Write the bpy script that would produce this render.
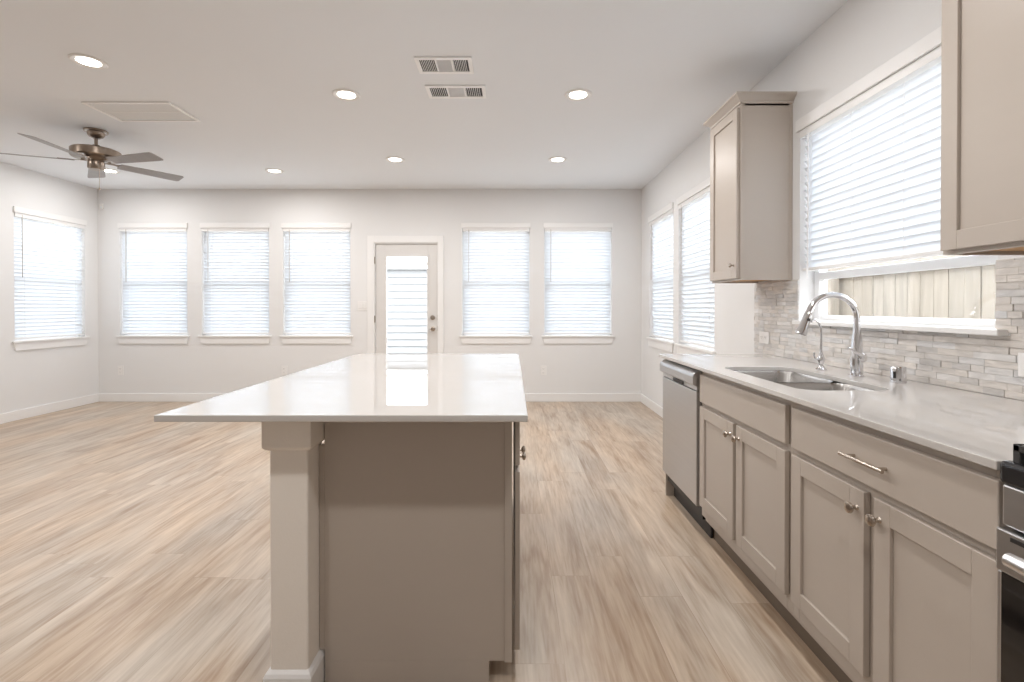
import bpy, bmesh, math, random
from mathutils import Vector, Matrix
PI = math.pi
S = bpy.context.scene
for o in list(bpy.data.objects): bpy.data.objects.remove(o)
COL = S.collection

# ---------------------------------------------------------------- camera, world, exposure
F_PX = 490.0; CAM_H = 1.22; PITCH = 0.35
cd = bpy.data.cameras.new('camera'); cam = bpy.data.objects.new('camera', cd); COL.objects.link(cam)
cam.location = (0, 0, CAM_H); cam.rotation_euler = (math.radians(90 - PITCH), 0, 0)
cd.sensor_width = 36; cd.lens = F_PX / 1024 * 36
cd.shift_y = -(33.5 - F_PX * math.tan(math.radians(PITCH))) / 1024
cd.clip_start = 0.02; cd.clip_end = 200
S.camera = cam
W = bpy.data.worlds.new('overcast_sky'); S.world = W; W.use_nodes = True
bgn = W.node_tree.nodes['Background']; bgn.inputs[0].default_value = (0.92, 0.96, 1.0, 1); bgn.inputs[1].default_value = 7.6
S.view_settings.view_transform = 'Standard'; S.view_settings.look = 'None'
S.view_settings.gamma = 1.0; S.view_settings.use_curve_mapping = False
S.view_settings.exposure = 0.20
LAMP_W = 12.5
LAMP_COL = (1.0, 0.972, 0.948)
try:
    S.cycles.max_bounces = 12; S.cycles.diffuse_bounces = 6; S.cycles.glossy_bounces = 5
    S.cycles.transparent_max_bounces = 16; S.cycles.transmission_bounces = 6
    S.cycles.sample_clamp_indirect = 6.0
    S.cycles.use_denoising = True
except Exception: pass

# ---------------------------------------------------------------- helpers
class MB:
    def __init__(s): s.b = bmesh.new()
    def add(s, verts, faces):
        vs = [s.b.verts.new(v) for v in verts]
        for f in faces:
            try: s.b.faces.new([vs[i] for i in f])
            except ValueError: pass
        return s
    def box(s, x0, x1, y0, y1, z0, z1):
        if x0 > x1: x0, x1 = x1, x0
        if y0 > y1: y0, y1 = y1, y0
        if z0 > z1: z0, z1 = z1, z0
        v = [(x, y, z) for z in (z0, z1) for y in (y0, y1) for x in (x0, x1)]
        return s.add(v, [(0, 2, 3, 1), (4, 5, 7, 6), (0, 1, 5, 4), (2, 6, 7, 3), (0, 4, 6, 2), (1, 3, 7, 5)])
    def rings(s, rings, closed=True, caps=True):
        n = len(rings[0]); vs = [[s.b.verts.new(p) for p in r] for r in rings]
        for a, b in zip(vs, vs[1:]):
            m = n if closed else n - 1
            for i in range(m):
                j = (i + 1) % n
                s.b.faces.new((a[i], a[j], b[j], b[i]))
        if caps and closed:
            s.b.faces.new(list(reversed(vs[0]))); s.b.faces.new(vs[-1])
        return s
    def lathe(s, c, prof, axis=(0, 0, 1), seg=28):
        ax = Vector(axis).normalized(); t = Vector((1, 0, 0)) if abs(ax.x) < .9 else Vector((0, 1, 0))
        u = ax.cross(t).normalized(); v = ax.cross(u); c = Vector(c)
        return s.rings([[c + ax * h + (u * math.cos(2 * PI * k / seg) + v * math.sin(2 * PI * k / seg)) * max(r, 1e-4)
                         for k in range(seg)] for r, h in prof])
    def cyl(s, a, b, r, seg=20, r2=None):
        a = Vector(a); b = Vector(b); d = b - a
        return s.lathe(a, [(r, 0), (r if r2 is None else r2, d.length)], d, seg)
    def tube(s, pts, rad, seg=14):
        pts = [Vector(p) for p in pts]; n = len(pts)
        if not isinstance(rad, (list, tuple)): rad = [rad] * n
        tan = [(pts[min(i + 1, n - 1)] - pts[max(i - 1, 0)]).normalized() for i in range(n)]
        ref = Vector((0, 0, 1)) if abs(tan[0].z) < .9 else Vector((1, 0, 0))
        u = tan[0].cross(ref).normalized(); R = []
        for i in range(n):
            u = (u - tan[i] * u.dot(tan[i])).normalized(); v = tan[i].cross(u)
            R.append([pts[i] + (u * math.cos(2 * PI * k / seg) + v * math.sin(2 * PI * k / seg)) * rad[i] for k in range(seg)])
        return s.rings(R)
    def prism(s, poly, h0, h1, axis='z'):
        def P(a, b, h): return (a, b, h) if axis == 'z' else ((h, a, b) if axis == 'x' else (a, h, b))
        return s.rings([[P(a, b, h0) for a, b in poly], [P(a, b, h1) for a, b in poly]])
    def make(s, name, mt, parent=None, bevel=0, smooth=False, M=None, segs=2):
        if M is not None: bmesh.ops.transform(s.b, matrix=M, verts=s.b.verts)
        if parent is not None:
            org = ORG[parent.name]
            bmesh.ops.translate(s.b, vec=-org, verts=s.b.verts)
        else: org = Vector((0, 0, 0))
        bmesh.ops.recalc_face_normals(s.b, faces=s.b.faces)
        me = bpy.data.meshes.new(name); s.b.to_mesh(me); s.b.free()
        if mt: me.materials.append(mt)
        o = bpy.data.objects.new(name, me); COL.objects.link(o)
        if parent: o.parent = parent
        ORG[o.name] = org
        if smooth:
            for p in me.polygons: p.use_smooth = True
            if bevel == 0:
                m = o.modifiers.new('split', 'EDGE_SPLIT'); m.split_angle = math.radians(38)
        if bevel:
            m = o.modifiers.new('bevel', 'BEVEL'); m.width = bevel; m.segments = segs; m.limit_method = 'ANGLE'; m.angle_limit = math.radians(40)
        return o
ORG = {}
def thing(name, label, cat, loc, group=None):
    o = bpy.data.objects.new(name, None); COL.objects.link(o); o.empty_display_size = .1
    o.location = loc; ORG[o.name] = Vector(loc)
    o['label'] = label; o['category'] = cat
    if group: o['group'] = group
    return o
def tag(o, label, cat, group=None):
    o['label'] = label; o['category'] = cat
    if group: o['group'] = group
    return o
def struct(o): o['kind'] = 'structure'; return o
def dup(root, loc, rotz=0.0, label=None, group=None):
    def cp(o, par):
        c = o.copy(); COL.objects.link(c); c.parent = par
        for ch in [x for x in list(COL.objects) if x.parent == o]: cp(ch, c)
        return c
    r = cp(root, None); r.location = loc; r.rotation_euler = (0, 0, rotz)
    if label: r['label'] = label
    if group: r['group'] = group
    return r

# ---------------------------------------------------------------- materials
def mat(name, col, rough=.5, metal=0.0, spec=.5, bump=None, noise=None, aniso=None, coat=0):
    m = bpy.data.materials.new(name); m.use_nodes = True; nt = m.node_tree; p = nt.nodes['Principled BSDF']
    p.inputs['Base Color'].default_value = (*col, 1); p.inputs['Roughness'].default_value = rough
    p.inputs['Metallic'].default_value = metal; p.inputs['Specular IOR Level'].default_value = spec
    if coat: p.inputs['Coat Weight'].default_value = coat; p.inputs['Coat Roughness'].default_value = .1
    N = nt.nodes.new; L = nt.links.new
    tc = N('ShaderNodeTexCoord')
    if noise:   # (scale, amount, stretch)
        mp = N('ShaderNodeMapping'); mp.inputs['Scale'].default_value = noise[2]; L(tc.outputs['Object'], mp.inputs[0])
        n = N('ShaderNodeTexNoise'); n.inputs['Scale'].default_value = noise[0]; n.inputs['Detail'].default_value = 4; L(mp.outputs[0], n.inputs[0])
        r = N('ShaderNodeMapRange'); r.inputs['To Min'].default_value = 1 - noise[1]; r.inputs['To Max'].default_value = 1 + noise[1]; L(n.outputs[0], r.inputs[0])
        x = N('ShaderNodeVectorMath'); x.operation = 'SCALE'; x.inputs[0].default_value = col; L(r.outputs[0], x.inputs['Scale']); L(x.outputs[0], p.inputs['Base Color'])
    if bump:    # (scale, strength, stretch)
        mp = N('ShaderNodeMapping'); mp.inputs['Scale'].default_value = bump[2]; L(tc.outputs['Object'], mp.inputs[0])
        n = N('ShaderNodeTexNoise'); n.inputs['Scale'].default_value = bump[0]; n.inputs['Detail'].default_value = 2; L(mp.outputs[0], n.inputs[0])
        b = N('ShaderNodeBump'); b.inputs['Strength'].default_value = bump[1]; b.inputs['Distance'].default_value = .002
        L(n.outputs[0], b.inputs['Height']); L(b.outputs[0], p.inputs['Normal'])
    return m
U = (1, 1, 1)
M_wall = mat('wall_paint', (.75, .748, .748), .85, bump=(160, .15, U), noise=(2, .012, U))
M_ceil = mat('ceiling_paint', (.79, .81, .835), .9, bump=(120, .15, U), noise=(2, .012, U))
M_trim = mat('white_trim', (.81, .805, .80), .35, bump=(40, .02, U))
M_post = mat('post_paint', (.84, .79, .73), .7, bump=(150, .35, U))
M_cab = mat('greige_cabinet', (.455, .40, .35), .38, noise=(3, .02, (1, 1, 6)))
M_cabdark = mat('cabinet_gap_shadow_side', (.20, .17, .14), .6)
M_ply = mat('raw_plywood', (.52, .30, .13), .6, noise=(6, .15, (1, 8, 1)))
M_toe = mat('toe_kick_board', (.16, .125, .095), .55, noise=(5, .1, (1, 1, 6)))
M_quartz = mat('white_quartz', (.56, .54, .52), .012, spec=1.0, noise=(14, .012, U)); M_quartz.node_tree.nodes['Principled BSDF'].inputs['IOR'].default_value = 1.9
M_steel = mat('brushed_steel', (.52, .52, .525), .30, 1.0, bump=(90, .12, (.3, .3, 12)), noise=(8, .05, (.3, .3, 10)))
M_steeldark = mat('steel_trim_dark', (.30, .27, .25), .35, 1.0)
M_sink = mat('sink_steel', (.55, .54, .53), .24, 1.0, noise=(9, .08, (6, 6, .4)))
M_chrome = mat('chrome', (.78, .78, .80), .07, 1.0)
M_nickel = mat('satin_nickel', (.50, .44, .38), .25, 1.0)
M_fan = mat('fan_nickel', (.30, .245, .20), .28, 1.0)
M_blade = mat('fan_blade_wood', (.33, .32, .32), .5, noise=(4, .12, (8, 1, 1)))
M_black = mat('black_enamel', (.012, .012, .014), .22, spec=.6)
M_blackp = mat('black_plastic', (.02, .018, .017), .5)
M_oglass = mat('oven_glass', (.010, .009, .009), .05, spec=.8)
M_iron = mat('cast_iron', (.035, .033, .032), .6)
M_white = mat('white_plastic', (.80, .79, .78), .4)
M_vent = mat('white_vent_metal', (.90, .90, .90), .5)
M_filter = mat('filter_grey', (.74, .79, .82), .9)
M_duct = mat('duct_dark', (.07, .07, .075), .8)
M_vinyl = mat('window_vinyl', (.80, .81, .82), .4)
M_door = mat('door_paint', (.68, .665, .65), .4)
M_slot = mat('outlet_slot', (.10, .09, .08), .6)
M_fence = mat('fence_wood', (.28, .245, .20), .85, noise=(3, .35, (6, 6, .5)))
M_sid = mat('white_siding', (.27, .275, .28), .7, noise=(2, .03, U))
M_roof = mat('roof_shingle', (.34, .33, .32), .9, noise=(30, .2, U))
M_grass = mat('pale_gravel_ground', (.34, .33, .31), .95, noise=(12, .35, U))
M_brushed_edge = mat('worn_edge', (.5, .46, .42), .4)
M_handle = mat('oven_handle_metal', (.80, .80, .81), .28, 1.0)

def glass_mat():
    m = bpy.data.materials.new('window_glass'); m.use_nodes = True; nt = m.node_tree; nt.nodes.clear()
    N = nt.nodes.new; L = nt.links.new
    o = N('ShaderNodeOutputMaterial'); t = N('ShaderNodeBsdfTransparent'); g = N('ShaderNodeBsdfGlossy'); x = N('ShaderNodeMixShader'); f = N('ShaderNodeFresnel')
    f.inputs[0].default_value = 1.45; g.inputs['Roughness'].default_value = .01; t.inputs[0].default_value = (.97, .97, .97, 1)
    ge = N('ShaderNodeNewGeometry'); mr = N('ShaderNodeMapRange'); mr.inputs['To Min'].default_value = 1.45; mr.inputs['To Max'].default_value = 1 / 1.45; L(ge.outputs['Backfacing'], mr.inputs[0]); L(mr.outputs[0], f.inputs[0])
    L(f.outputs[0], x.inputs[0]); L(t.outputs[0], x.inputs[1]); L(g.outputs[0], x.inputs[2]); L(x.outputs[0], o.inputs[0]); return m
M_glass = glass_mat()
def slat_mat(name, col, tr):
    m = bpy.data.materials.new(name); m.use_nodes = True; nt = m.node_tree; p = nt.nodes['Principled BSDF']; N = nt.nodes.new; L = nt.links.new
    p.inputs['Base Color'].default_value = (*col, 1); p.inputs['Roughness'].default_value = .45
    o = nt.nodes['Material Output']; t = N('ShaderNodeBsdfTranslucent'); t.inputs[0].default_value = (.90, .95, 1.0, 1)
    x = N('ShaderNodeMixShader'); x.inputs[0].default_value = tr; L(p.outputs[0], x.inputs[1]); L(t.outputs[0], x.inputs[2]); L(x.outputs[0], o.inputs[0]); return m
M_slat = slat_mat('blind_slat', (.86, .87, .88), .34)
def emit_mat(name, col, s):
    m = bpy.data.materials.new(name); m.use_nodes = True; p = m.node_tree.nodes['Principled BSDF']
    p.inputs['Emission Color'].default_value = (*col, 1); p.inputs['Emission Strength'].default_value = s; return m
M_lens = emit_mat('lamp_lens', (1, .93, .84), 7)

def floor_mat():
    m = bpy.data.materials.new('vinyl_plank_floor'); m.use_nodes = True; nt = m.node_tree; p = nt.nodes['Principled BSDF']; N = nt.nodes.new; L = nt.links.new
    tc = N('ShaderNodeTexCoord'); sp = N('ShaderNodeSeparateXYZ'); L(tc.outputs['Object'], sp.inputs[0])
    cb = N('ShaderNodeCombineXYZ')
    rw = N('ShaderNodeMath'); rw.operation = 'DIVIDE'; rw.inputs[1].default_value = .18; L(sp.outputs['X'], rw.inputs[0])
    fl = N('ShaderNodeMath'); fl.operation = 'FLOOR'; L(rw.outputs[0], fl.inputs[0])
    wn = N('ShaderNodeTexWhiteNoise'); wn.noise_dimensions = '1D'; L(fl.outputs[0], wn.inputs['W'])
    ad = N('ShaderNodeMath'); ad.operation = 'MULTIPLY_ADD'; ad.inputs[1].default_value = 9.7; L(wn.outputs['Value'], ad.inputs[0]); L(sp.outputs['Y'], ad.inputs[2])
    L(ad.outputs[0], cb.inputs['X']); L(sp.outputs['X'], cb.inputs['Y'])
    def brick(mort):
        b = N('ShaderNodeTexBrick'); b.offset = 0; b.offset_frequency = 2; b.inputs['Scale'].default_value = 1
        b.inputs['Brick Width'].default_value = 1.22; b.inputs['Row Height'].default_value = .18
        b.inputs['Mortar Size'].default_value = mort; b.inputs['Mortar Smooth'].default_value = 0.3
        b.inputs['Color1'].default_value = (0, 0, 0, 1); b.inputs['Color2'].default_value = (1, 1, 1, 1); b.inputs['Mortar'].default_value = (.5, .5, .5, 1)
        L(cb.outputs[0], b.inputs[0]); return b
    b = brick(.0012)
    r = N('ShaderNodeSeparateColor'); L(b.outputs['Color'], r.inputs[0])
    w = N('ShaderNodeMath'); w.operation = 'MULTIPLY'; w.inputs[1].default_value = 37; L(r.outputs[0], w.inputs[0])
    def grain(sx, sy, scale, det, dist=0):
        mp = N('ShaderNodeMapping'); mp.inputs['Scale'].default_value = (sx, sy, 1); L(tc.outputs['Object'], mp.inputs[0])
        n = N('ShaderNodeTexNoise'); n.noise_dimensions = '4D'; n.inputs['Scale'].default_value = scale; n.inputs['Detail'].default_value = det
        n.inputs['Distortion'].default_value = dist; L(mp.outputs[0], n.inputs[0]); L(w.outputs[0], n.inputs['W']); return n
    g1 = grain(8, 1.1, 1.0, 4, 1.4); g2 = grain(70, 5.0, 1.0, 5, .4)
    cr = N('ShaderNodeValToRGB'); e = cr.color_ramp.elements
    e[0].position = .33; e[0].color = (.29, .20, .135, 1); e[1].position = .66; e[1].color = (.58, .49, .405, 1)
    k = cr.color_ramp.elements.new(.5); k.color = (.45, .365, .29, 1)
    mx = N('ShaderNodeMath'); mx.operation = 'MULTIPLY_ADD'; mx.inputs[1].default_value = .38; L(g2.outputs[0], mx.inputs[0])
    m2 = N('ShaderNodeMath'); m2.operation = 'MULTIPLY_ADD'; m2.inputs[1].default_value = .62; L(g1.outputs[0], m2.inputs[0])
    m3 = N('ShaderNodeMath'); m3.operation = 'MULTIPLY_ADD'; m3.inputs[1].default_value = .05; m3.inputs[2].default_value = -.025; L(r.outputs[0], m3.inputs[0])
    L(m3.outputs[0], m2.inputs[2]); L(m2.outputs[0], mx.inputs[2]); L(mx.outputs[0], cr.inputs[0])
    dk = N('ShaderNodeMixRGB'); dk.blend_type = 'MULTIPLY'; dk.inputs[2].default_value = (.80, .77, .74, 1); L(b.outputs['Fac'], dk.inputs[0]); L(cr.outputs[0], dk.inputs[1])
    big = N('ShaderNodeTexNoise'); big.inputs['Scale'].default_value = 1.0; big.inputs['Detail'].default_value = 3
    bmp = N('ShaderNodeMapping'); bmp.inputs['Scale'].default_value = (2.6, .8, 1); L(tc.outputs['Object'], bmp.inputs[0]); L(bmp.outputs[0], big.inputs[0])
    hr = N('ShaderNodeValToRGB'); he = hr.color_ramp.elements; he[0].position = .38; he[0].color = (1.04, .98, .90, 1); he[1].position = .62; he[1].color = (.93, .96, .98, 1); L(big.outputs[0], hr.inputs[0])
    hm = N('ShaderNodeMixRGB'); hm.blend_type = 'MULTIPLY'; hm.inputs[0].default_value = 1; L(dk.outputs[0], hm.inputs[1]); L(hr.outputs[0], hm.inputs[2])
    L(hm.outputs[0], p.inputs['Base Color']); p.inputs['Roughness'].default_value = .33; p.inputs['Specular IOR Level'].default_value = .45
    bm_ = N('ShaderNodeBump'); bm_.inputs['Strength'].default_value = .12; bm_.inputs['Distance'].default_value = .002; L(g2.outputs[0], bm_.inputs['Height']); L(bm_.outputs[0], p.inputs['Normal'])
    return m
M_floor = floor_mat()
def tile_mat():
    m = bpy.data.materials.new('split_marble_tile'); m.use_nodes = True; nt = m.node_tree; p = nt.nodes['Principled BSDF']; N = nt.nodes.new; L = nt.links.new
    g = N('ShaderNodeNewGeometry'); tc = N('ShaderNodeTexCoord')
    cr = N('ShaderNodeValToRGB'); e = cr.color_ramp.elements; e[0].position = 0; e[0].color = (.52, .50, .485, 1); e[1].position = 1; e[1].color = (.70, .68, .66, 1)
    a = cr.color_ramp.elements.new(.35); a.color = (.60, .565, .53, 1); a = cr.color_ramp.elements.new(.6); a.color = (.66, .62, .58, 1); a = cr.color_ramp.elements.new(.8); a.color = (.58, .575, .575, 1)
    L(g.outputs['Random Per Island'], cr.inputs[0])
    mp = N('ShaderNodeMapping'); mp.inputs['Scale'].default_value = (1, .35, 1.6); L(tc.outputs['Object'], mp.inputs[0])
    n = N('ShaderNodeTexNoise'); n.inputs['Scale'].default_value = 26; n.inputs['Detail'].default_value = 5; n.inputs['Distortion'].default_value = 1.2; L(mp.outputs[0], n.inputs[0])
    r = N('ShaderNodeMapRange'); r.inputs['From Min'].default_value = .3; r.inputs['From Max'].default_value = .7; r.inputs['To Min'].default_value = .84; r.inputs['To Max'].default_value = 1.12; L(n.outputs[0], r.inputs[0])
    x = N('ShaderNodeVectorMath'); x.operation = 'SCALE'; L(cr.outputs[0], x.inputs[0]); L(r.outputs[0], x.inputs['Scale']); L(x.outputs[0], p.inputs['Base Color'])
    n2 = N('ShaderNodeTexNoise'); n2.inputs['Scale'].default_value = 70; n2.inputs['Detail'].default_value = 4; L(mp.outputs[0], n2.inputs[0])
    b = N('ShaderNodeBump'); b.inputs['Strength'].default_value = .7; b.inputs['Distance'].default_value = .004; L(n2.outputs[0], b.inputs['Height']); L(b.outputs[0], p.inputs['Normal'])
    p.inputs['Roughness'].default_value = .42; return m
M_tile = tile_mat()

# ---------------------------------------------------------------- room shell
XL, XR, YB, YF, H = -5.36, 1.675, 6.347, -2.6, 2.75
T = .15
ZS, ZH, WW = .84, 2.26, .872          # sill top, head, width of the standard windows
back_win = [-2 - .1 for _ in []]
bwx = [(-5.079, -4.205), (-4.022, -3.141), (-2.972, -2.086), (-.644, .229), (.417, 1.291)]
back_c = [(a + b) / 2 for a, b in bwx]
left_c = 5.715
right_c = [5.53, 4.49]
KW = (1.69, 2.855, 1.130, 2.26)       # kitchen window y0,y1,z0,z1
DX0, DX1, DZ = -1.772, -.966, 2.045   # door slab

def wall_grid(axis, c0, c1, u0, u1, holes):
    """slab between planes c0..c1, spanning u0..u1 x 0..H with rectangular holes (u0,u1,z0,z1)"""
    us = sorted(set([u0, u1] + [v for h in holes for v in h[:2]])); zs = sorted(set([0, H] + [v for h in holes for v in h[2:]]))
    mb = MB()
    for i in range(len(us) - 1):
        run = None
        for j in range(len(zs) - 1):
            cu, cz = (us[i] + us[i + 1]) / 2, (zs[j] + zs[j + 1]) / 2
            if any(h[0] < cu < h[1] and h[2] < cz < h[3] for h in holes): continue
            if axis == 'y': mb.box(us[i], us[i + 1], c0, c1, zs[j], zs[j + 1])
            else: mb.box(c0, c1, us[i], us[i + 1], zs[j], zs[j + 1])
    bmesh.ops.remove_doubles(mb.b, verts=mb.b.verts, dist=1e-5)
    seen = {}
    for f in mb.b.faces: seen.setdefault(frozenset(v.index for v in f.verts) if False else tuple(round(c, 4) for c in f.calc_center_median()), []).append(f)
    dead = [f for fs in seen.values() if len(fs) > 1 for f in fs]
    bmesh.ops.delete(mb.b, geom=dead, context='FACES_ONLY')
    return mb
def shell(name, mb, m): return struct(mb.make(name, m))
shell('floor', MB().box(XL - T, XR + T, YF - T, YB + T, -.1, 0), M_floor)
shell('ceiling', MB().box(XL - T, XR + T, YF - T, YB + T, H, H + .1), M_ceil)
shell('wall_back', wall_grid('y', YB, YB + T, XL - T, XR + T, [(a, a + WW, ZS, ZH) for a in [c - WW / 2 for c in back_c]] + [(DX0 - .02, DX1 + .02, 0, DZ + .015)]), M_wall)
shell('wall_left', wall_grid('x', XL - T, XL, YF, YB, [(left_c - WW / 2, left_c + WW / 2, ZS, ZH)]), M_wall)
shell('wall_right', wall_grid('x', XR, XR + T, YF, YB, [(c - WW / 2, c + WW / 2, ZS, ZH) for c in right_c] + [KW]), M_wall)
shell('wall_front', MB().box(XL - T, XR + T, YF - T, YF, 0, H), M_wall)
def bboard(name, mb): return struct(mb.make(name, M_trim, bevel=.004))
BH, BT = .108, .014
bboard('baseboard_left', MB().box(XL, XL + BT, YF, YB, 0, BH))
bboard('baseboard_back', MB().box(XL, DX0 - .1, YB - BT, YB, 0, BH).box(DX1 + .1, XR, YB - BT, YB, 0, BH))
bboard('baseboard_right', MB().box(XR - BT, XR, 3.22, YB, 0, BH))

# ---------------------------------------------------------------- windows (local: x along wall, y outward, origin at wall face, z world)
WN = [0]
def window(loc, rz, w, z0, z1, name_sill=True, rail=None, apron=True, sd=.03):
    WN[0] += 1
    fm = MB(); y0, y1 = .085, .135; t = .045
    fm.box(-w/2, -w/2 + t, y0, y1, z0, z1).box(w/2 - t, w/2, y0, y1, z0, z1).box(-w/2 + t, w/2 - t, y0, y1, z1 - t, z1).box(-w/2 + t, w/2 - t, y0, y1, z0, z0 + t)
    r = rail if rail else (z0 + z1) / 2
    fm.box(-w/2 + t, w/2 - t, y0, y1 - .01, r - .02, r + .02)
    root = bpy.data.objects.new('window_%d' % WN[0], None); COL.objects.link(root); root.location = loc; root.rotation_euler = (0, 0, rz)
    struct(root); ORG[root.name] = Vector((0, 0, 0))
    fm.make('window_frame', M_vinyl, root, bevel=.003)
    MB().box(-w/2 + t - .004, w/2 - t + .004, .108, .112, z0 + t - .004, z1 - t + .004).make('pane', M_glass, root)
    if apron:
        MB().box(-w/2, w/2, 0, .085, z0 - .0, z0 + .018).box(-w/2 - .035, w/2 + .035, -sd, 0, z0 - .004, z0 + .018).make('window_sill', M_trim, root, bevel=.004)
        a, b = w/2 + .022, w/2 - .0
        MB().prism([(-a, z0 - .004), (a, z0 - .004), (b, z0 - .088), (-b, z0 - .088)], -.016, -.0005, 'y').make('window_apron', M_trim, root, bevel=.002)
    return root
def blind(loc, rz, w, zt, zb, label, group, tilt=-60, stack=0, seed=0, wand=True, lift=0, wandlen=.70):
    """venetian blind; zt = underside of valance, zb = bottom of the lowest rail"""
    t = thing('window_blind', label, 'blind', (0, 0, 0), group); rnd = random.Random(seed)
    yc = .035; sw = .05; pitch = .0425; w2 = w/2 - .006
    MB().box(-w/2 - .013, w/2 + .013, -.020, -.006, zt - .004, zt + .062).box(-w/2 - .013, -w/2 - .001, -.006, -.0005, zt - .004, zt + .062).box(w/2 + .001, w/2 + .013, -.006, -.0005, zt - .004, zt + .062).make('valance', M_trim, t, bevel=.003)
    MB().box(-w2, w2, -.0055, .062, zt - .045, zt - .002).make('headrail', M_trim, t, bevel=.002)
    s = MB(); top = zt - .075; bot = zb + .035; n = max(1, int(round((top - bot) / pitch)))
    for i in range(n + 1):
        z = top - (top - bot) * i / n; a = math.radians(tilt + rnd.uniform(-2, 2)); dz = rnd.uniform(-.001, .001)
        sec = []
        for q in range(5):     # slightly crowned slat section
            u = (q / 4 - .5) * sw; h = .0022 * (1 - (2 * u / sw) ** 2)
            sec.append((u, h))
        pts = [(u, h + .0013) for u, h in sec] + [(u, h - .0013) for u, h in reversed(sec)]
        ca, sa = math.cos(a), math.sin(a)   # room edge (u<0) is low
        poly = [(yc + u * ca - h * sa, z + dz + u * sa + h * ca) for u, h in pts]
        s.prism(poly, -w2, w2, 'x')
    s.make('slats', M_slat, t)
    for k in range(stack):
        pass
    MB().box(-w2, w2, yc - .024, yc + .024, zb, zb + .018).make('bottom_rail', M_trim, t, bevel=.004)
    c = MB()
    ks = (-.36, .36) if w < 1 else (-.42, -.14, .14, .42)
    for k in ks:
        c.cyl((k * w, yc - .027, zt - .05), (k * w, yc - .027, zb + .018), .0011, 6).cyl((k * w, yc + .027, zt - .05), (k * w, yc + .027, zb + .018), .0011, 6)
    c.make('ladder_cords', M_trim, t)
    if wand:
        MB().cyl((-w/2 + .085, -.004, zt - .02), (-w/2 + .085, -.006, zt - wandlen), .0045, 8).make('tilt_wand', M_brushed_edge if w < 1 else M_trim, t)
    for o in [x for x in COL.objects if x.parent == t]: pass
    t.location = loc; t.rotation_euler = (0, 0, rz)
    return t
GB = 'white slatted blinds on the windows'
blab = ['white blind on back wall window nearest the left corner', 'white blind on the middle of three back wall windows left of the door',
        'white blind on the back wall window just left of the glass door', 'white blind on the back wall window just right of the glass door',
        'white blind on the back wall window nearest the right corner']
for c in back_c: window((c, YB, 0), 0, WW, ZS, ZH)
window((XL, left_c, 0), PI/2, WW, ZS, ZH)
for c in right_c: window((XR, c, 0), -PI/2, WW, ZS, ZH)
b0 = blind((back_c[0], YB, 0), 0, WW, 2.25, ZS + .035, blab[0], GB, seed=1)
for i in range(1, 5): dup(b0, (back_c[i], YB, 0), 0, blab[i])
dup(b0, (XL, left_c, 0), PI/2, 'white slatted blind on the single window of the left wall')
dup(b0, (XR, right_c[0], 0), -PI/2, 'white blind on right wall window nearest the far corner')
dup(b0, (XR, right_c[1], 0), -PI/2, 'white blind on right wall window partly hidden by grey wall cabinet')
kc = (KW[0] + KW[1]) / 2; kw = KW[1] - KW[0]
window((XR, kc, 0), -PI/2, kw, KW[2], KW[3], rail=1.40, apron=False)
kroot = [o for o in COL.objects if o.name == 'window_9'][0]
MB().box(-kw/2, kw/2, 0, .085, KW[2], KW[2] + .016).box(-kw/2 - .0, kw/2 + .045, -.045, 0, KW[2] - .006, KW[2] + .016).make('window_sill', M_trim, kroot, bevel=.004)
blind((XR, kc, 0), -PI/2, kw, 2.245, 1.43, 'wide white blind half raised over the kitchen sink window', GB, seed=9, tilt=-62, wandlen=.86)

# ---------------------------------------------------------------- glass door
GD = thing('glass_door', 'white full-glass exterior door with nickel deadbolt in back wall', 'door', ((DX0 + DX1)/2, YB, 0))
def ring(mb, x0, x1, z0, z1, t, y0, y1, tb=None):
    tb = t if tb is None else tb
    return mb.box(x0, x0 + t, y0, y1, z0, z1).box(x1 - t, x1, y0, y1, z0, z1).box(x0 + t, x1 - t, y0, y1, z1 - t, z1).box(x0 + t, x1 - t, y0, y1, z0, z0 + tb)
gx0, gx1, gz0, gz1 = -1.634, -1.10, .27, 1.885
s = MB(); s.box(DX0 + .003, gx0, YB + .02, YB + .062, .012, DZ - .003).box(gx1, DX1 - .003, YB + .02, YB + .062, .012, DZ - .003).box(gx0, gx1, YB + .02, YB + .062, gz1, DZ - .003).box(gx0, gx1, YB + .02, YB + .062, .012, gz0)
s.make('door_slab', M_door, GD, bevel=.002)
ring(MB(), gx0 - .02, gx1 + .02, gz0 - .02, gz1 + .02, .022, YB + .012, YB + .03).make('glazing_bead', M_door, GD, bevel=.003)
MB().box(gx0, gx1, YB + .038, YB + .044, gz0, gz1).make('pane', M_glass, GD)
for z in (1.09, .944):
    k = MB().lathe((-1.03, YB + .02, z), [(.033, 0), (.033, .008), (.020, .012), (.014, .03), (.026, .04), (.028, .055), (.018, .066), (.001, .068)] if z < 1 else
                   [(.031, 0), (.031, .012), (.024, .018), (.022, .03), (.001, .031)], (0, -1, 0)).make('deadbolt' if z > 1 else 'door_knob', M_nickel, GD, smooth=True)
    MB().box(DX1 - .006, DX1 + .004, YB + .014, YB + .0195, z - .03, z + .03).make('strike_plate', M_nickel, GD)
for z in (1.83, 1.07, .2): MB().cyl((DX0 - .004, YB - .004, z - .045), (DX0 - .004, YB - .004, z + .045), .007, 12).make('hinge', M_nickel, GD, smooth=True)
cs = MB(); a0, a1, at = -1.873, -.885, 2.147
cs.box(a0, DX0 - .012, YB - .016, YB - .0005, 0, at).box(DX1 + .012, a1, YB - .016, YB - .0005, 0, at).box(DX0 - .012, DX1 + .012, YB - .016, YB - .0005, DZ + .012, at)
struct(cs.make('trim_1', M_trim, bevel=.004))
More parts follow.
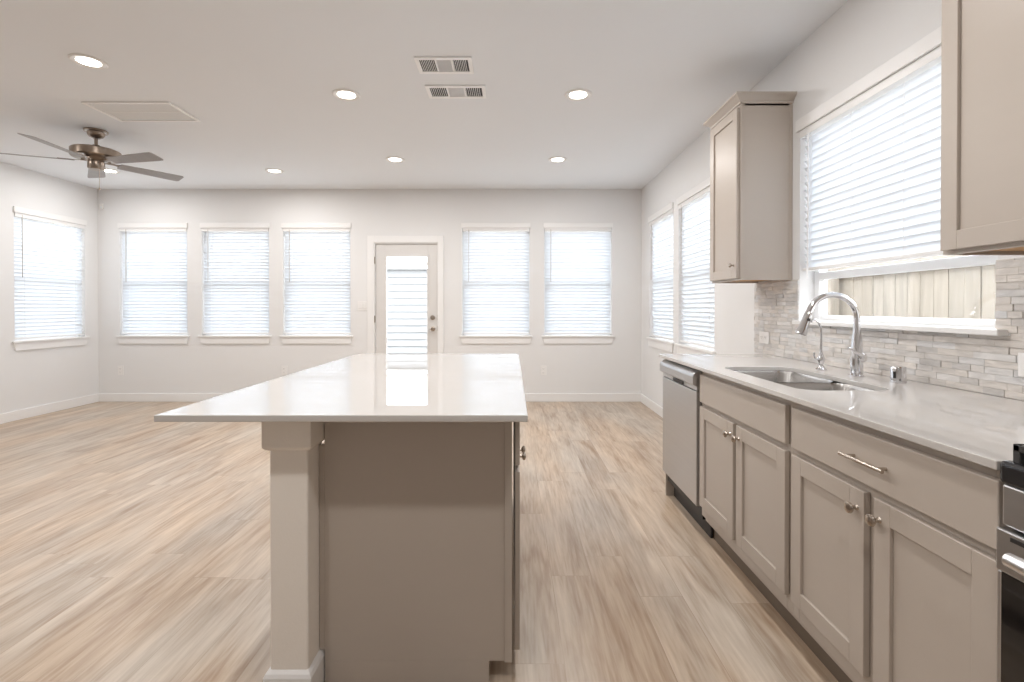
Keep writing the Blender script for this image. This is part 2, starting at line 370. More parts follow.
jb = MB().box(DX0 - .02, DX0, YB - .0005, YB + T, 0, DZ + .015).box(DX1, DX1 + .02, YB - .0005, YB + T, 0, DZ + .015).box(DX0, DX1, YB - .0005, YB + T, DZ, DZ + .015).box(DX0, DX1, YB + .066, YB + T, 0, .012)
struct(jb.make('trim_2', M_trim))

# ---------------------------------------------------------------- outdoors
shell('ground', MB().box(-30, 30, -8, 40, -.35, -.30), M_grass)
def plank_fence(label, p0, p1, z0, z1, pw=.14, seed=0, facing=1):
    p0 = Vector(p0); p1 = Vector(p1); d = p1 - p0; Ln = d.length; d.normalize(); n = Vector((-d.y, d.x, 0)) * facing
    t = thing('wood_fence', label, 'fence', (p0.x, p0.y, z0)); r = random.Random(seed); mb = MB(); x = 0
    ang = math.atan2(d.y, d.x); M = Matrix.Translation((p0.x, p0.y, 0)) @ Matrix.Rotation(ang, 4, 'Z')
    while x < Ln:
        off = r.uniform(0, .006); mb.box(x + .003, x + pw - .004, off, off + .018, z0, z1 + r.uniform(-.01, .01)); x += pw
    mb.make('planks', M_fence, t, M=M)
    for z in (z0 + .25, (z0 + z1)/2, z1 - .2): MB().box(0, Ln, .026, .065, z, z + .09).make('rail', M_fence, t, M=M)
    x = .1
    while x < Ln: MB().box(x, x + .09, .065, .155, z0, z1 - .05).make('post', M_fence, t, M=M); x += 2.4
plank_fence('weathered vertical board fence outside the kitchen sink window', (3.6, -2, 0), (3.6, 12.2, 0), -.3, 1.75, seed=4, facing=-1)
plank_fence('weathered board fence beyond the left wall window', (-8.2, 12.2, 0), (-8.2, -2, 0), -.3, 1.6, seed=5)
HS = thing('neighbour_house', 'white lap-sided house seen through the glass door', 'house', (0, 12.6, -.3))
mb = MB(); z = -.3
while z < 2.16:
    mb.prism([(12.6, z), (12.565, z), (12.592, z + .177), (12.6, z + .177)], -14, 9, 'x'); z += .177
mb.make('lap_siding', M_sid, HS)
MB().box(-14, 9, 12.6, 19, -.3, 2.2).make('wall', M_sid, HS)
MB().box(-14.3, 9.3, 12.47, 12.6, 2.2, 2.23).box(-14.3, 9.3, 12.44, 12.47, 2.2, 2.31).make('fascia', M_trim, HS)
MB().prism([(12.44, 2.36), (15.8, 3.4), (19.5, 2.36), (19.5, 2.30), (12.44, 2.30)], -14.3, 9.3, 'x').make('roof', M_roof, HS)

# ---------------------------------------------------------------- cabinets: fronts facing +/-X
def shaker(mb, xf, sgn, y0, y1, z0, z1, t=.019, fr=.057, rec=.009):
    """frame and recessed panel; xf outer face, sgn = outward x direction"""
    xb = xf - sgn * t
    mb.box(xf, xb, y0, y0 + fr, z0, z1).box(xf, xb, y1 - fr, y1, z0, z1)
    mb.box(xf, xb, y0 + fr, y1 - fr, z1 - fr, z1).box(xf, xb, y0 + fr, y1 - fr, z0, z0 + fr)
    mb.box(xf - sgn * rec, xb, y0 + fr, y1 - fr, z0 + fr, z1 - fr)
    return mb
def knob(x, sgn, y, z, parent, mt=None, s=1.0):
    return MB().lathe((x, y, z), [(.009 * s, 0), (.008 * s, .002), (.0055 * s, .006), (.006 * s, .014), (.014 * s, .018), (.0165 * s, .022), (.015 * s, .027), (.008 * s, .030), (.0005, .031)], (sgn, 0, 0), 24).make('knob', mt or M_nickel, parent, smooth=True)
def bar_pull(x, sgn, yc, z, L_, parent):
    return MB().cyl((x + sgn * .028, yc - L_/2, z), (x + sgn * .028, yc + L_/2, z), .0055, 14).cyl((x, yc - L_*.36, z), (x + sgn * .028, yc - L_*.36, z), .0045, 12).cyl((x, yc + L_*.36, z), (x + sgn * .028, yc + L_*.36, z), .0045, 12).make('pull_handle', M_nickel, parent, smooth=True)

FX, DXF = 1.0, .98       # face frame plane, door front plane of the right-hand run
CT = .895                # underside of the quartz slabs
def base_cab(y0, y1, label, doors, drawer, knobs, pull):
    t = thing('base_cabinet', label, 'cabinet', ((FX + XR)/2, (y0 + y1)/2, 0), 'greige base cabinets under the sink counter')
    b = MB()
    b.box(FX + .02, XR - .002, y0, y0 + .016, .10, CT).box(FX + .02, XR - .002, y1 - .016, y1, .10, CT).box(FX + .02, XR - .02, y0 + .016, y1 - .016, .10, .116).box(XR - .02, XR - .002, y0 + .016, y1 - .016, .10, CT)
    b.make('carcass', M_cab, t)
    f = MB(); st = .038
    f.box(FX, FX + .02, y0, y0 + st, .13, CT).box(FX, FX + .02, y1 - st, y1, .13, CT).box(FX, FX + .02, y0 + st, y1 - st, CT - .04, CT).box(FX, FX + .02, y0 + st, y1 - st, .13, .205).box(FX, FX + .02, y0 + st, y1 - st, .695, .737).box(FX, FX + .02, (y0 + y1)/2 - .02, (y0 + y1)/2 + .02, .205, .695)
    f.make('face_frame', M_cab, t, bevel=.0015)
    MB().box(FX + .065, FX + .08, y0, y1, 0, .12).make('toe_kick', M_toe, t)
    dr = MB().box(DXF, DXF + .019, drawer[0], drawer[1], .728, .870).make('drawer_front', M_cab, t, bevel=.003)
    if pull: bar_pull(DXF, -1, pull, .797, .165, dr)
    for (a, c), ky in zip(doors, knobs):
        d = shaker(MB(), DXF, -1, a, c, .188, .705).make('door', M_cab, t, bevel=.0018)
        knob(DXF, -1, ky, .652, d)
    return t
base_cab(1.737, 2.575, 'greige two-door base cabinet directly below the steel sink', [(1.757, 2.142), (2.172, 2.557)], (1.757, 2.557), [2.115, 2.20], None)
base_cab(.972, 1.737, 'greige two-door base cabinet with bar-pull drawer beside the range', [(.985, 1.325), (1.362, 1.718)], (.985, 1.718), [1.305, 1.39], 1.34)

# upper cabinets
def upper_cab(y0, y1, label, knob_y, knob_z):
    t = thing('wall_cabinet', label, 'cabinet', (XR, (y0 + y1)/2, 1.38)); xf = 1.365; zt = 2.44; zb = 1.385
    b = MB().box(xf + .02, XR - .001, y0, y0 + .016, zb, zt).box(xf + .02, XR - .001, y1 - .016, y1, zb, zt).box(xf + .02, XR - .02, y0, y1, zt - .016, zt)
    b.box(xf, xf + .02, y0, y0 + .04, zb, zt).box(xf, xf + .02, y1 - .04, y1, zb, zt).box(xf, xf + .02, y0 + .04, y1 - .04, zt - .05, zt).box(xf, xf + .02, y0 + .04, y1 - .04, zb, zb + .04)
    b.box(XR - .022, XR - .001, y0 - .003, y0, zb, zt).box(xf, xf + .022, y0 - .002, y0, zb, zt).box(xf + .02, XR - .02, y0 + .016, y1 - .016, zt - .5, zt - .484)
    b.make('carcass', M_cab, t, bevel=.0012)
    MB().box(xf + .02, XR - .002, y0 + .016, y1 - .016, zb + .012, zb + .024).make('underside', M_ply, t)
    MB().box(XR - .012, XR - .002, y0 + .016, y1 - .016, zb + .024, zt - .016).make('back_panel', M_ply, t)
    # crown: flared moulding on front and both returns, mitred
    prof = [(0, 2.435), (.008, 2.435), (.010, 2.447), (.016, 2.452), (.040, 2.474), (.046, 2.477), (.046, 2.488), (0, 2.488)]
    c = MB(); R_ = []
    for sx, sy, px, py in ((0, -1, XR - .001, y0), (-1, -1, xf, y0), (-1, 1, xf, y1), (0, 1, XR - .001, y1)):
        R_.append([(px + sx * o_, py + sy * o_, z_) for o_, z_ in prof])
    c.rings(R_).make('crown_moulding', M_cab, t)
    MB().box(xf, XR - .001, y0, y1, 2.441, 2.455).make('top_board', M_cab, t)
    d = shaker(MB(), 1.345, -1, y0 + .012, y1 - .012, zb + .012, zt - .02).make('door', M_cab, t, bevel=.0018)
    knob(1.345, -1, knob_y, knob_z, d, s=.8)
upper_cab(2.93, 3.345, 'greige wall cabinet with crown between the two right windows', 2.975, 1.475)
upper_cab(.99, 1.553, 'greige wall cabinet cropped at the top right beside blind', 1.03, 1.475)

# right counter with sink cut-out
SX0, SX1, SY0, SY1 = 1.07, 1.42, 1.80, 2.52
def rrect(x0, x1, y0, y1, r, n=6):
    pts = []
    for cx, cy, a0 in ((x1 - r, y1 - r, 0), (x0 + r, y1 - r, 90), (x0 + r, y0 + r, 180), (x1 - r, y0 + r, 270)):
        for k in range(n + 1):
            a = math.radians(a0 + 90 * k / n); pts.append((cx + r * math.cos(a), cy + r * math.sin(a)))
    return pts
def slab_with_hole(outer, hole, z0, z1):
    b = bmesh.new()
    def loop(pts, z): 
        vs = [b.verts.new((x, y, z)) for x, y in pts]; return vs, [b.edges.new((vs[i], vs[(i + 1) % len(vs)])) for i in range(len(vs))]
    vo, eo = loop(outer, z1); vh, eh = loop(hole, z1)
    bmesh.ops.triangle_fill(b, use_beauty=True, edges=eo + eh)
    ret = bmesh.ops.extrude_face_region(b, geom=list(b.faces))
    bmesh.ops.translate(b, vec=(0, 0, z0 - z1), verts=[g for g in ret['geom'] if isinstance(g, bmesh.types.BMVert)])
    m = MB(); m.b.free(); m.b = b; return m
RC = slab_with_hole([(.963, .972), (XR - .001, .972), (XR - .001, 3.22), (.963, 3.22)], rrect(SX0, SX1, SY0, SY1, .07), CT + .001, .915)
tag(RC.make('countertop', M_quartz, bevel=.002), 'long white quartz countertop along the right wall with sink cut-out', 'countertop')
# sink: double bowl, undermount
def sink():
    t = thing('sink', 'stainless double-bowl undermount sink in the right counter', 'sink', ((SX0 + SX1)/2, 2.16, CT))
    div = 2.115
    mb = MB(); z = CT
    def bowl(x0, x1, y0, y1):
        out = rrect(x0, x1, y0, y1, .06); lv = []
        for dz, sh, r in ((0, 0, .06), (-.012, .004, .058), (-.15, .012, .06), (-.178, .022, .06), (-.188, .05, .05)):
            lv.append([(x, y, z + dz) for x, y in rrect(x0 + sh, x1 - sh, y0 + sh, y1 - sh, r)])
        mb.rings(lv, caps=False); mb.b.faces.new([mb.b.verts.new(p) for p in lv[-1]])
        ou = [[(x, y, z + dz) for x, y in rrect(x0 - .003 + s_, x1 + .003 - s_, y0 - .003 + s_, y1 + .003 - s_, .062)] for dz, s_ in ((0, 0), (-.18, .012), (-.192, .04))]
        mb.rings(ou, caps=False)
    bowl(SX0 - .004, SX1 + .004, SY0 - .004, div - .012); bowl(SX0 - .004, SX1 + .004, div + .012, SY1 + .004)
    # rim flange and divider top
    mb.box(SX0 - .03, SX0 - .004, SY0 - .03, SY1 + .03, z - .004, z - .001).box(SX1 + .004, SX1 + .03, SY0 - .03, SY1 + .03, z - .004, z - .001)
    mb.box(SX0 - .004, SX1 + .004, div - .013, div + .013, z - .006, z - .003)
    mb.make('basin', M_sink, t, smooth=True)
    for y in ((SY0 + div)/2, (SY1 + div)/2):
        MB().lathe(((SX0 + SX1)/2, y, z - .189), [(.045, 0), (.045, .003), (.032, .004), (.03, .001), (.001, .001)]).make('drain', M_chrome, t, smooth=True)
sink()

# faucet
fx, fy = 1.527, 2.169
FA = thing('faucet', 'chrome gooseneck pull-down faucet behind the sink', 'faucet', (fx, fy, .915))
MB().lathe((fx, fy, .915), [(.029, 0), (.029, .006), (.024, .010), (.024, .075), (.023, .12), (.020, .16), (.0145, .205), (.0135, .235)], seg=32).make('body', M_chrome, FA, smooth=True)
R = .108; zc = .915 + .255; pts = [(fx, fy, .915 + .23)]
for k in range(0, 21):
    a = math.radians(-4 + 168 * k / 20) if k else 0
    pts.append((fx - R + R * math.cos(a), fy, zc + R * math.sin(a) * .98))
MB().tube(pts, .0130, 16).make('spout', M_chrome, FA, smooth=True)
e = Vector(pts[-1]); d = (Vector(pts[-1]) - Vector(pts[-2])).normalized()
hd = MB().lathe(e, [(.0135, -.004), (.016, .006), (.017, .03), (.019, .07), (.0235, .098), (.0235, .104), (.018, .106), (.001, .106)], d, 28).make('spray_head', M_chrome, FA, smooth=True)
MB().lathe(e + d * .035 + Vector((0, -.0155, 0)), [(.007, 0), (.007, .003), (.001, .0035)], (0, -1, 0), 12).make('spray_button', M_blackp, hd, smooth=True)
LV = MB().lathe((fx, fy, 1.0), [(.021, 0), (.021, .028), (.017, .034), (.001, .035)], (.55, -.85, 0), 24)
LV.tube([(fx + .012, fy - .02, 1.0), (fx - .01, fy - .045, 1.012), (fx - .05, fy - .055, 1.032), (fx - .075, fy - .055, 1.046)], [.011, .009, .0065, .005], 12)
LV.make('lever', M_chrome, FA, smooth=True)
# small filtered-water tap
sx_, sy_ = 1.515, 2.40
SD = thing('water_tap', 'small slim chrome filtered-water tap left of the tall faucet', 'tap', (sx_, sy_, .915))
MB().lathe((sx_, sy_, .915), [(.026, 0), (.026, .003), (.018, .010), (.013, .016), (.012, .03), (.018, .045), (.018, .055), (.011, .072), (.006, .09), (.0055, .10)]).make('body', M_chrome, SD, smooth=True)
MB().tube([(sx_, sy_, 1.0), (sx_, sy_, 1.09), (sx_ - .003, sy_, 1.12), (sx_ - .012, sy_, 1.146), (sx_ - .028, sy_, 1.160), (sx_ - .042, sy_, 1.158), (sx_ - .050, sy_, 1.148)], .0052, 12).make('spout', M_chrome, SD, smooth=True)
MB().tube([(sx_ - .012, sy_, .965), (sx_ - .03, sy_ - .005, .968), (sx_ - .038, sy_ - .006, .985), (sx_ - .038, sy_ - .006, 1.0)], [.005, .0045, .004, .005], 10).make('lever', M_chrome, SD, smooth=True)
AG = thing('air_gap_cap', 'short chrome air gap cap on the counter right of faucet', 'air gap', (1.566, 1.985, .915))
MB().lathe((1.566, 1.985, .915), [(.027, 0), (.027, .062), (.025, .066), (.001, .067)], seg=32).make('cap', M_chrome, AG, smooth=True)
MB().box(1.5365, 1.541, 1.968, 1.975, .935, .962).make('slot', M_blackp, AG)

# backsplash: split-face marble strips with real relief
rnd = random.Random(7); tb = MB(); ty0, ty1 = .2, 3.372; row = .0243; z = .916
while z < 1.383:
    y = ty0 + rnd.uniform(-.1, 0); z1 = min(z + row - .0004, 1.384)
    while y < ty1:
        L_ = rnd.choice([.05, .075, .1, .1, .15]); a, c = max(y, ty0), min(y + L_ - .0004, ty1)
        dp = rnd.uniform(.0065, .0105)
        segs = [(a, c, z, z1)]
        if z1 > KW[2] - .006 and c > KW[0] and a < KW[1]:   # window opening
            segs = []
            if z < KW[2] - .008: segs.append((a, c, z, KW[2] - .007))
            if a < KW[0]: segs.append((a, KW[0], max(z, KW[2] - .006), z1))
            if c > KW[1]: segs.append((KW[1], c, max(z, KW[2] - .006), z1))
        for a_, c_, q0, q1 in segs:
            if c_ - a_ > .004 and q1 - q0 > .003: tb.box(XR - .0005 - dp, XR - .0005, a_, c_, q0, q1)
        y += L_
    z += row
tag(tb.make('backsplash', M_tile, bevel=.0009, segs=1), 'stacked split-face marble tile backsplash around the sink window', 'backsplash')

# ---------------------------------------------------------------- dishwasher
dy0, dy1 = 2.579, 3.172
DW = thing('dishwasher', 'stainless steel dishwasher at the far end of the right counter', 'dishwasher', (1.3, (dy0 + dy1)/2, 0))
MB().box(1.01, XR - .01, dy0 + .004, dy1 - .004, .10, CT - .003).make('tub', M_blackp, DW)
MB().box(.975, 1.008, dy0 + .008, dy1 - .004, .168, .775).make('door', M_steel, DW, bevel=.003)
MB().prism([(.990, .777), (.978, .779), (.978, .800), (.966, .806), (.955, .812), (.955, .853), (.960, .868), (.985, .885), (1.008, .885), (1.008, .777)], dy0 + .008, dy1 - .004, 'y').make('control_panel', M_steel, DW, bevel=.0015)
MB().box(.972, .980, 2.79, 2.96, .780, .799).make('handle_recess', M_blackp, DW, bevel=.003)
MB().box(1.05, 1.062, dy0 + .004, dy1 - .004, .0, .165).box(1.01, 1.05, dy0 + .004, dy0 + .016, .10, .165).make('toe_panel', M_blackp, DW)
EP = MB().box(1.0, XR - .002, 3.174, 3.19, .0, CT); tag(EP.make('end_panel', M_cab, bevel=.001), 'greige end panel closing the counter beyond the dishwasher', 'panel')

# ---------------------------------------------------------------- range
ry0, ry1 = .205, .965
RG = thing('range', 'stainless gas range with black glass oven door at right edge', 'range', (1.3, (ry0 + ry1)/2, 0))
MB().box(.995, XR - .014, ry0, ry1, .06, .873).make('body', M_black, RG, bevel=.003)
MB().box(.960, XR - .014, ry0 - .002, ry1 + .003, .874, .920).make('cooktop', M_black, RG, bevel=.010, segs=4)
MB().box(.967, .994, ry0, ry1, .792, .873).make('control_panel', M_steel, RG, bevel=.004)
for k in range(5):
    MB().lathe((.966, ry0 + .10 + k * .14, .833), [(.022, 0), (.022, .01), (.018, .028), (.001, .029)], (-1, 0, 0)).make('control_knob', M_steel, RG, smooth=True)
od = ring(MB(), ry0, ry1, .225, .797, .06, 0, 1)
od = MB(); od.box(.955, .993, ry0, ry1, .705, .788).box(.958, .993, ry0, ry0 + .01, .225, .705).box(.958, .993, ry1 - .01, ry1, .225, .705).box(.958, .993, ry0 + .01, ry1 - .01, .225, .26)
OD = od.make('oven_door', M_steel, RG, bevel=.003)
MB().box(.956, .985, ry0 + .011, ry1 - .011, .261, .704).make('door_glass', M_oglass, OD)
hp = []
for k in range(13):
    y = ry1 - .055 - k * (ry1 - ry0 - .11) / 12; hp.append((.925, y, .750))
MB().tube(hp, [.013] + [.015] * 11 + [.013], 18).cyl((.955, ry1 - .08, .750), (.925, ry1 - .08, .750), .010).cyl((.955, ry0 + .08, .750), (.925, ry0 + .08, .750), .010).make('oven_handle', M_handle, RG, smooth=True)
MB().box(.953, .957, ry0 + .03, ry1 - .03, .772, .780).make('vent_slot', M_blackp, OD)
MB().box(.965, .993, ry0, ry1, .07, .218).make('storage_drawer', M_steel, RG, bevel=.004)
MB().box(1.03, 1.06, ry0 + .03, ry1 - .03, 0, .06).make('kick_plate', M_blackp, RG)
for a, c in ((ry0 + .012, ry0 + .37), (ry0 + .39, ry1 - .012)):
    g = MB(); zt = .955
    for y in (a, (a + c)/2, c - .014): g.box(.975, 1.58, y, y + .014, zt - .014, zt)
    for x in (.975, 1.16, 1.30, 1.44, 1.566): g.box(x, x + .014, a, c, zt - .014, zt)
    for x in (.975, 1.566):
        for y in (a, c - .014): g.box(x, x + .014, y, y + .014, .918, zt)
    for x in (1.165, 1.43): g.lathe((x, (a + c)/2, .9205), [(.05, 0), (.05, .006), (.038, .008), (.038, .014), (.001, .015)])
    g.make('grate', M_iron, RG, bevel=.002)

# ---------------------------------------------------------------- island
IB = -.608; PY = 1.585; IY1 = 3.10; IDX = .026
tag(MB().box(-1.014, .0445, 1.384, 3.245, CT + .001, .915).make('island_countertop', M_quartz, bevel=.002), 'large glossy white quartz slab on top of the kitchen island', 'countertop')
def island_cab(y0, y1, label, near):
    t = thing('island_cabinet', label, 'cabinet', (IB/2, (y0 + y1)/2, 0), 'greige cabinets forming the island')
    fr = .0; b = MB().box(IB + .014, -.02, y0, y1, .085, CT).box(IB + .014, -.075, y0, y1, 0, .085)
    b.make('carcass', M_cab, t)
    st = .03
    MB().box(-.02, 0, y0, y0 + st, .085, CT).box(-.02, 0, y1 - st, y1, .085, CT).box(-.02, 0, y0 + st, y1 - st, CT - .03, CT).box(-.02, 0, y0 + st, y1 - st, .085, .12).box(-.02, 0, y0 + st, y1 - st, .675, .70).make('face_frame', M_cab, t, bevel=.001)
    ym = (y0 + y1)/2
    dr = MB().box(.009, IDX, y0 + .012, y1 - .012, .700, .862).make('drawer_front', M_cab, t, bevel=.003); bar_pull(IDX, 1, ym, .782, .16, dr)
    for a, c, k in ((y0 + .012, ym - .003, ym - .045), (ym + .003, y1 - .012, ym + .045)):
        d = shaker(MB(), IDX, 1, a, c, .088, .677, t=.017).make('door', M_cab, t, bevel=.0018); knob(IDX, 1, k, .62, d)
island_cab(PY + .016, 2.44, 'greige island cabinet nearest the camera, doors facing the sink run', True)
island_cab(2.44, 3.09, 'greige island cabinet at the far end nearest glass door', False)
ep = MB().box(IB, -.075, PY, PY + .015, 0, .072).box(IB, -.0, PY, PY + .015, .072, CT).box(-.6258, IB, PY, PY + .015, .11, .775).box(-.024, 0, PY - .008, PY, .072, CT)
tag(ep.make('island_end_panel', M_cab, bevel=.001), 'large plain taupe end panel of the island facing the camera', 'panel')
bp = MB().box(IB, IB + .013, PY + .016, 3.09, 0, CT); tag(bp.make('island_back_panel', M_cab), 'taupe panel on the seating side of the island under the overhang', 'panel')
def post(y, label):
    x0, x1 = -.745, -.627; t = thing('island_post', label, 'post', (-.686, y, 0), 'square posts under the island top')
    cx = (x0 + x1)/2; cy = y + .060; h = .059
    def sq(r, z): return [(cx - r, cy - r, z), (cx + r, cy - r, z), (cx + r, cy + r, z), (cx - r, cy + r, z)]
    MB().rings([sq(h, .10), sq(h, .79)]).make('shaft', M_post, t, bevel=.006)
    MB().rings([sq(h + .001, .782), sq(h + .008, .784), sq(h + .0165, .793), sq(h + .0165, CT)]).make('capital', M_post, t, bevel=.003)
    MB().rings([sq(h + .015, 0), sq(h + .015, .088), sq(h + .010, .098), sq(h + .001, .106)]).make('plinth', M_trim, t, bevel=.002)
post(1.50, 'square painted island post nearest the camera')
post(2.93, 'square painted island post at the far seating end')

# ---------------------------------------------------------------- outlets and switch
def plate(kind, label, M, w, h, horiz=False):
    t = thing(kind, label, kind.replace('_', ' '), (0, 0, 0)) ; t.location = M.translation; ORG[t.name] = M.translation.copy()
    MB().box(-w/2, w/2, -.006, -.0005, -h/2, h/2).make('cover_plate', M_white, t, M=M, bevel=.002)
    if kind == 'outlet':
        for s_ in (-1, 1):
            cx, cz = (s_ * .024, 0) if horiz else (0, s_ * .024)
            r = MB().box(cx - .017, cx + .017, -.009, -.006, cz - .015, cz + .015).make('socket', M_white, t, M=M, bevel=.003)
            MB().box(cx - .008, cx - .006, -.0095, -.009, cz - .002, cz + .007).box(cx + .006, cx + .008, -.0095, -.009, cz - .002, cz + .007).cyl((cx, -.009, cz - .008), (cx, -.0095, cz - .008), .002, 8).make('slots', M_slot, r, M=M)
    else:
        for cx in ((-.023, .023) if w > .1 else (0,)): MB().box(cx - .016, cx + .016, -.011, -.006, -.033, .033).make('rocker', M_white, t, M=M, bevel=.003)
RX = lambda x, y, z, a: Matrix.Translation((x, y, z)) @ Matrix.Rotation(a, 4, 'Z')
plate('outlet', 'white outlet low on the back wall near the left corner', RX(-5.07, YB, .404, 0), .075, .12)
plate('outlet', 'white outlet low on the back wall right of the island', RX(.408, YB, .404, 0), .075, .12)
plate('outlet', 'white outlet low on back wall just above the island slab edge', RX(-2.95, YB, .404, 0), .075, .12)
plate('light_switch', 'white wall switch plate left of the glass door', RX(-1.94, YB, 1.24, 0), .12, .12)
plate('outlet', 'white horizontal outlet on the marble tile left of sink window', RX(XR - .0115, 3.225, 1.023, -PI/2), .12, .078, True)
plate('outlet', 'white outlet on the marble tile at the right picture edge', RX(XR - .0115, 1.545, 1.034, -PI/2), .12, .078, True)
SN = thing('corner_sensor', 'tiny white sensor high on back wall beside left corner', 'sensor', (-5.30, YB, 2.52))
MB().box(-5.325, -5.275, YB - .022, YB - .0005, 2.485, 2.56).make('housing', M_white, SN, bevel=.008)
MB().lathe((-5.30, YB - .022, 2.512), [(.012, 0), (.011, .004), (.006, .007), (.0005, .008)], (0, -1, 0), 16).make('lens', M_filter, SN, smooth=True)

# ---------------------------------------------------------------- ceiling: downlights, vents, fan
DLG = 'round recessed ceiling downlights'
def downlight(x, y, label):
    t = thing('recessed_light', label, 'ceiling light', (x, y, H), DLG)
    MB().lathe((x, y, H - .0005), [(.058, 0), (.097, 0), (.097, -.004), (.088, -.009), (.066, -.005), (.058, 0)], seg=40).make('trim_ring', M_white, t, smooth=True)
    MB().lathe((x, y, H - .001), [(.062, 0), (.062, -.004), (.001, -.0045)], seg=36).make('lens', M_lens, t, smooth=True)
    return t
def lamp(x, y, parent):
    l = bpy.data.lights.new('downlight_beam', 'AREA'); l.shape = 'DISK'; l.size = .14; l.energy = LAMP_W; l.color = LAMP_COL
    o = bpy.data.objects.new('downlight_beam', l); COL.objects.link(o); o.parent = parent; o.location = (0, 0, -.012)
    return o
dl = [(-1.19, 3.53, 'downlight near the left of two small ceiling vents'), (.475, 3.53, 'large downlight right of the vents, nearest the sink side'),
      (-1.206, 5.07, 'downlight over the island far end, left of the far pair'), (.471, 5.07, 'downlight at the far right, nearest the back wall on the sink side'),
      (-2.63, 3.054, 'downlight at upper left above the large return grille'), (-2.655, 5.49, 'small downlight near back wall between fan and glass door'),
      (-4.5, 5.49, 'downlight just peeking out beyond the ceiling fan blades'), (-4.5, 3.05, 'downlight left of the fan toward the left wall, out of frame')]
for p in ((-1.19, 1.99), (.475, 1.99), (-1.19, .25), (.475, .25), (-3.5, .8)): dl.append((p[0], p[1], 'fill downlight added in the ceiling around the camera, out of frame'))  # unseen downlights added for brightness, positions guessed from the visible ceiling layout
first = downlight(*dl[0]); lamp(0, 0, first)
for x, y, lb in dl[1:]: dup(first, (x, y, H), 0, lb)

def register(x0, x1, y0, y1, label):
    t = thing('ceiling_vent', label, 'vent', ((x0 + x1)/2, (y0 + y1)/2, H), 'small three-section ceiling registers')
    z0 = H - .010; m = .026; fr = MB().box(x0, x1, y0, y0 + m, z0, H - .0005).box(x0, x1, y1 - m, y1, z0, H - .0005).box(x0, x0 + m, y0 + m, y1 - m, z0, H - .0005).box(x1 - m, x1, y0 + m, y1 - m, z0, H - .0005)
    w = (x1 - x0 - 2 * m) / 3
    for k in (1, 2): fr.box(x0 + m + k * w - .006, x0 + m + k * w + .006, y0 + m, y1 - m, z0 + .001, H - .0005)
    fr.make('frame', M_vent, t, bevel=.002)
    MB().box(x0 + m, x1 - m, y0 + m, y1 - m, H - .0025, H - .0005).make('duct_backing', M_duct, t)
    v = MB()
    for sec in (0, 2):
        a = x0 + m + sec * w + .008
        for k in range(8):
            x = a + k * (w - .014) / 8; s_ = .003
            s_ *= .5
            v.prism([(x, H - .003), (x + .003, H - .003), (x + .003 + s_, z0), (x + s_, z0)], y0 + m, y1 - m, 'y')
    for k in range(11):
        y = y0 + m + k * (y1 - y0 - 2 * m) / 11; v.box(x0 + m + w + .006, x0 + m + 2 * w - .006, y + .003, y + .0075, z0 + .002, H - .003)
    v.make('louvers', M_vent, t)
register(-.60, -.247, 2.995, 3.20, 'small three-section ceiling register nearer the camera')
register(-.60, -.185, 3.378, 3.575, 'small three-section ceiling register farther from the camera')
RT = thing('return_grille', 'large white return air grille on ceiling above the fan', 'vent', (-2.87, 3.83, H))
x0, x1, y0, y1 = -3.20, -2.545, 3.648, 4.02; m = .022
MB().box(x0, x1, y0, y0 + m, H - .012, H - .0005).box(x0, x1, y1 - m, y1, H - .012, H - .0005).box(x0, x0 + m, y0 + m, y1 - m, H - .012, H - .0005).box(x1 - m, x1, y0 + m, y1 - m, H - .012, H - .0005).box(x0 + m, x1 - m, 3.825, 3.836, H - .011, H - .0005).make('frame', M_vent, RT, bevel=.002)
MB().box(x0 + m, x1 - m, y0 + m, y1 - m, H - .0025, H - .0005).make('filter', M_filter, RT)
v = MB(); k = y0 + m + .004
while k < y1 - m - .01: v.prism([(k, H - .003), (k + .0015, H - .003), (k + .0045, H - .007), (k + .003, H - .007)], x0 + m, x1 - m, 'x'); k += .0185
v.make('louvers', M_vent, RT)

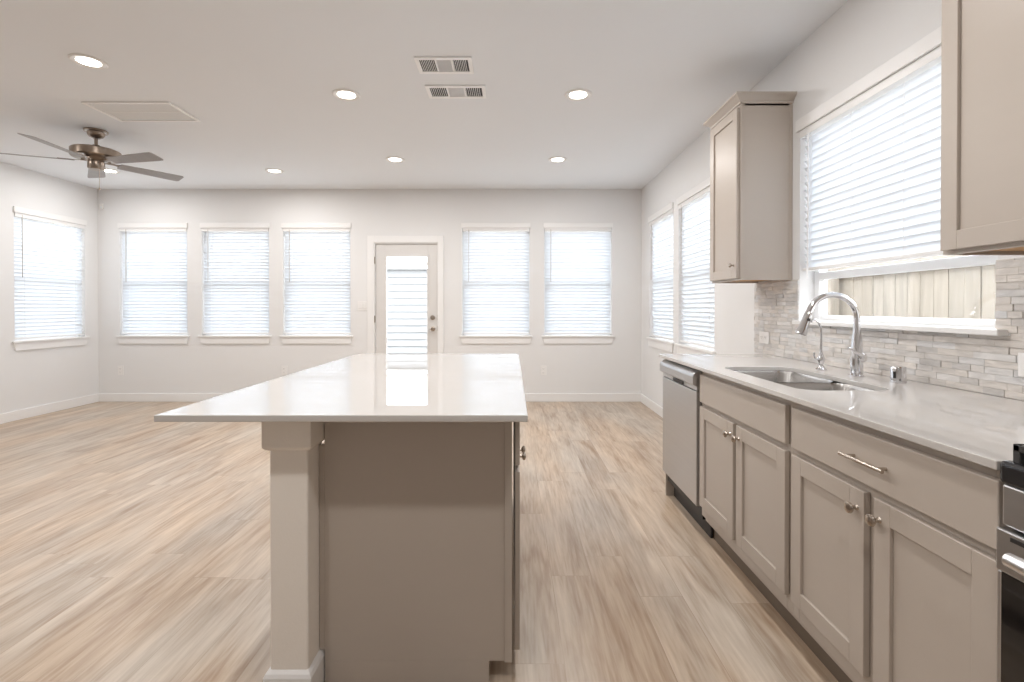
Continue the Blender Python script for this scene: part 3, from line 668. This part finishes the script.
fcx, fcy, fz = -3.60, 4.25, 2.48
FN = thing('ceiling_fan', 'five-blade ceiling fan with brushed nickel motor and grey blades', 'ceiling fan', (fcx, fcy, H))
MB().lathe((fcx, fcy, H - .0005), [(.085, 0), (.087, -.006), (.084, -.014), (.066, -.018), (.064, -.024), (.060, -.040), (.048, -.056), (.030, -.066), (.022, -.070)], seg=36).make('canopy', M_fan, FN, smooth=True)
MB().cyl((fcx, fcy, H - .06), (fcx, fcy, 2.60), .0125, 20).lathe((fcx, fcy, 2.625), [(.025, 0), (.032, -.03), (.04, -.045)]).make('downrod', M_fan, FN, smooth=True)
MB().lathe((fcx, fcy, 2.592), [(.05, 0), (.11, -.004), (.165, -.010), (.176, -.018), (.177, -.072), (.168, -.082), (.115, -.086), (.10, -.094), (.07, -.106), (.06, -.112)], seg=48).make('motor_housing', M_fan, FN, smooth=True)
MB().lathe((fcx, fcy, 2.478), [(.058, .008), (.060, -.004), (.060, -.052), (.052, -.064), (.001, -.066)], seg=32).make('switch_housing', M_fan, FN, smooth=True)
for k in range(5):
    a = math.radians(-14 + 72 * k); Mk = Matrix.Translation((fcx, fcy, fz)) @ Matrix.Rotation(a, 4, 'Z') @ Matrix.Rotation(math.radians(-12), 4, 'X')
    outl = [(.17, -.052), (.60, -.068), (.655, -.066), (.668, -.052), (.668, .052), (.655, .066), (.60, .068), (.17, .052), (.162, .040), (.162, -.040)]
    bl = MB().prism(outl, -.003, .003).make('blade', M_blade, FN, M=Mk, bevel=.0015)
    MB().prism([(.07, -.018), (.13, -.012), (.19, -.034), (.255, -.030), (.262, -.012), (.262, .012), (.255, .030), (.19, .034), (.13, .012), (.07, .018)], .0035, .0075).prism([(.05, -.02), (.10, -.016), (.10, .016), (.05, .02)], .005, .022).make('blade_iron', M_fan, bl, M=Mk, bevel=.001)
MB().cyl((fcx + .045, fcy - .02, 2.42), (fcx + .045, fcy - .02, 2.25), .0018, 6).lathe((fcx + .045, fcy - .02, 2.25), [(.001, .004), (.005, 0), (.006, -.014), (.001, -.02)], seg=10).make('pull_chain', M_fan, FN, smooth=True)
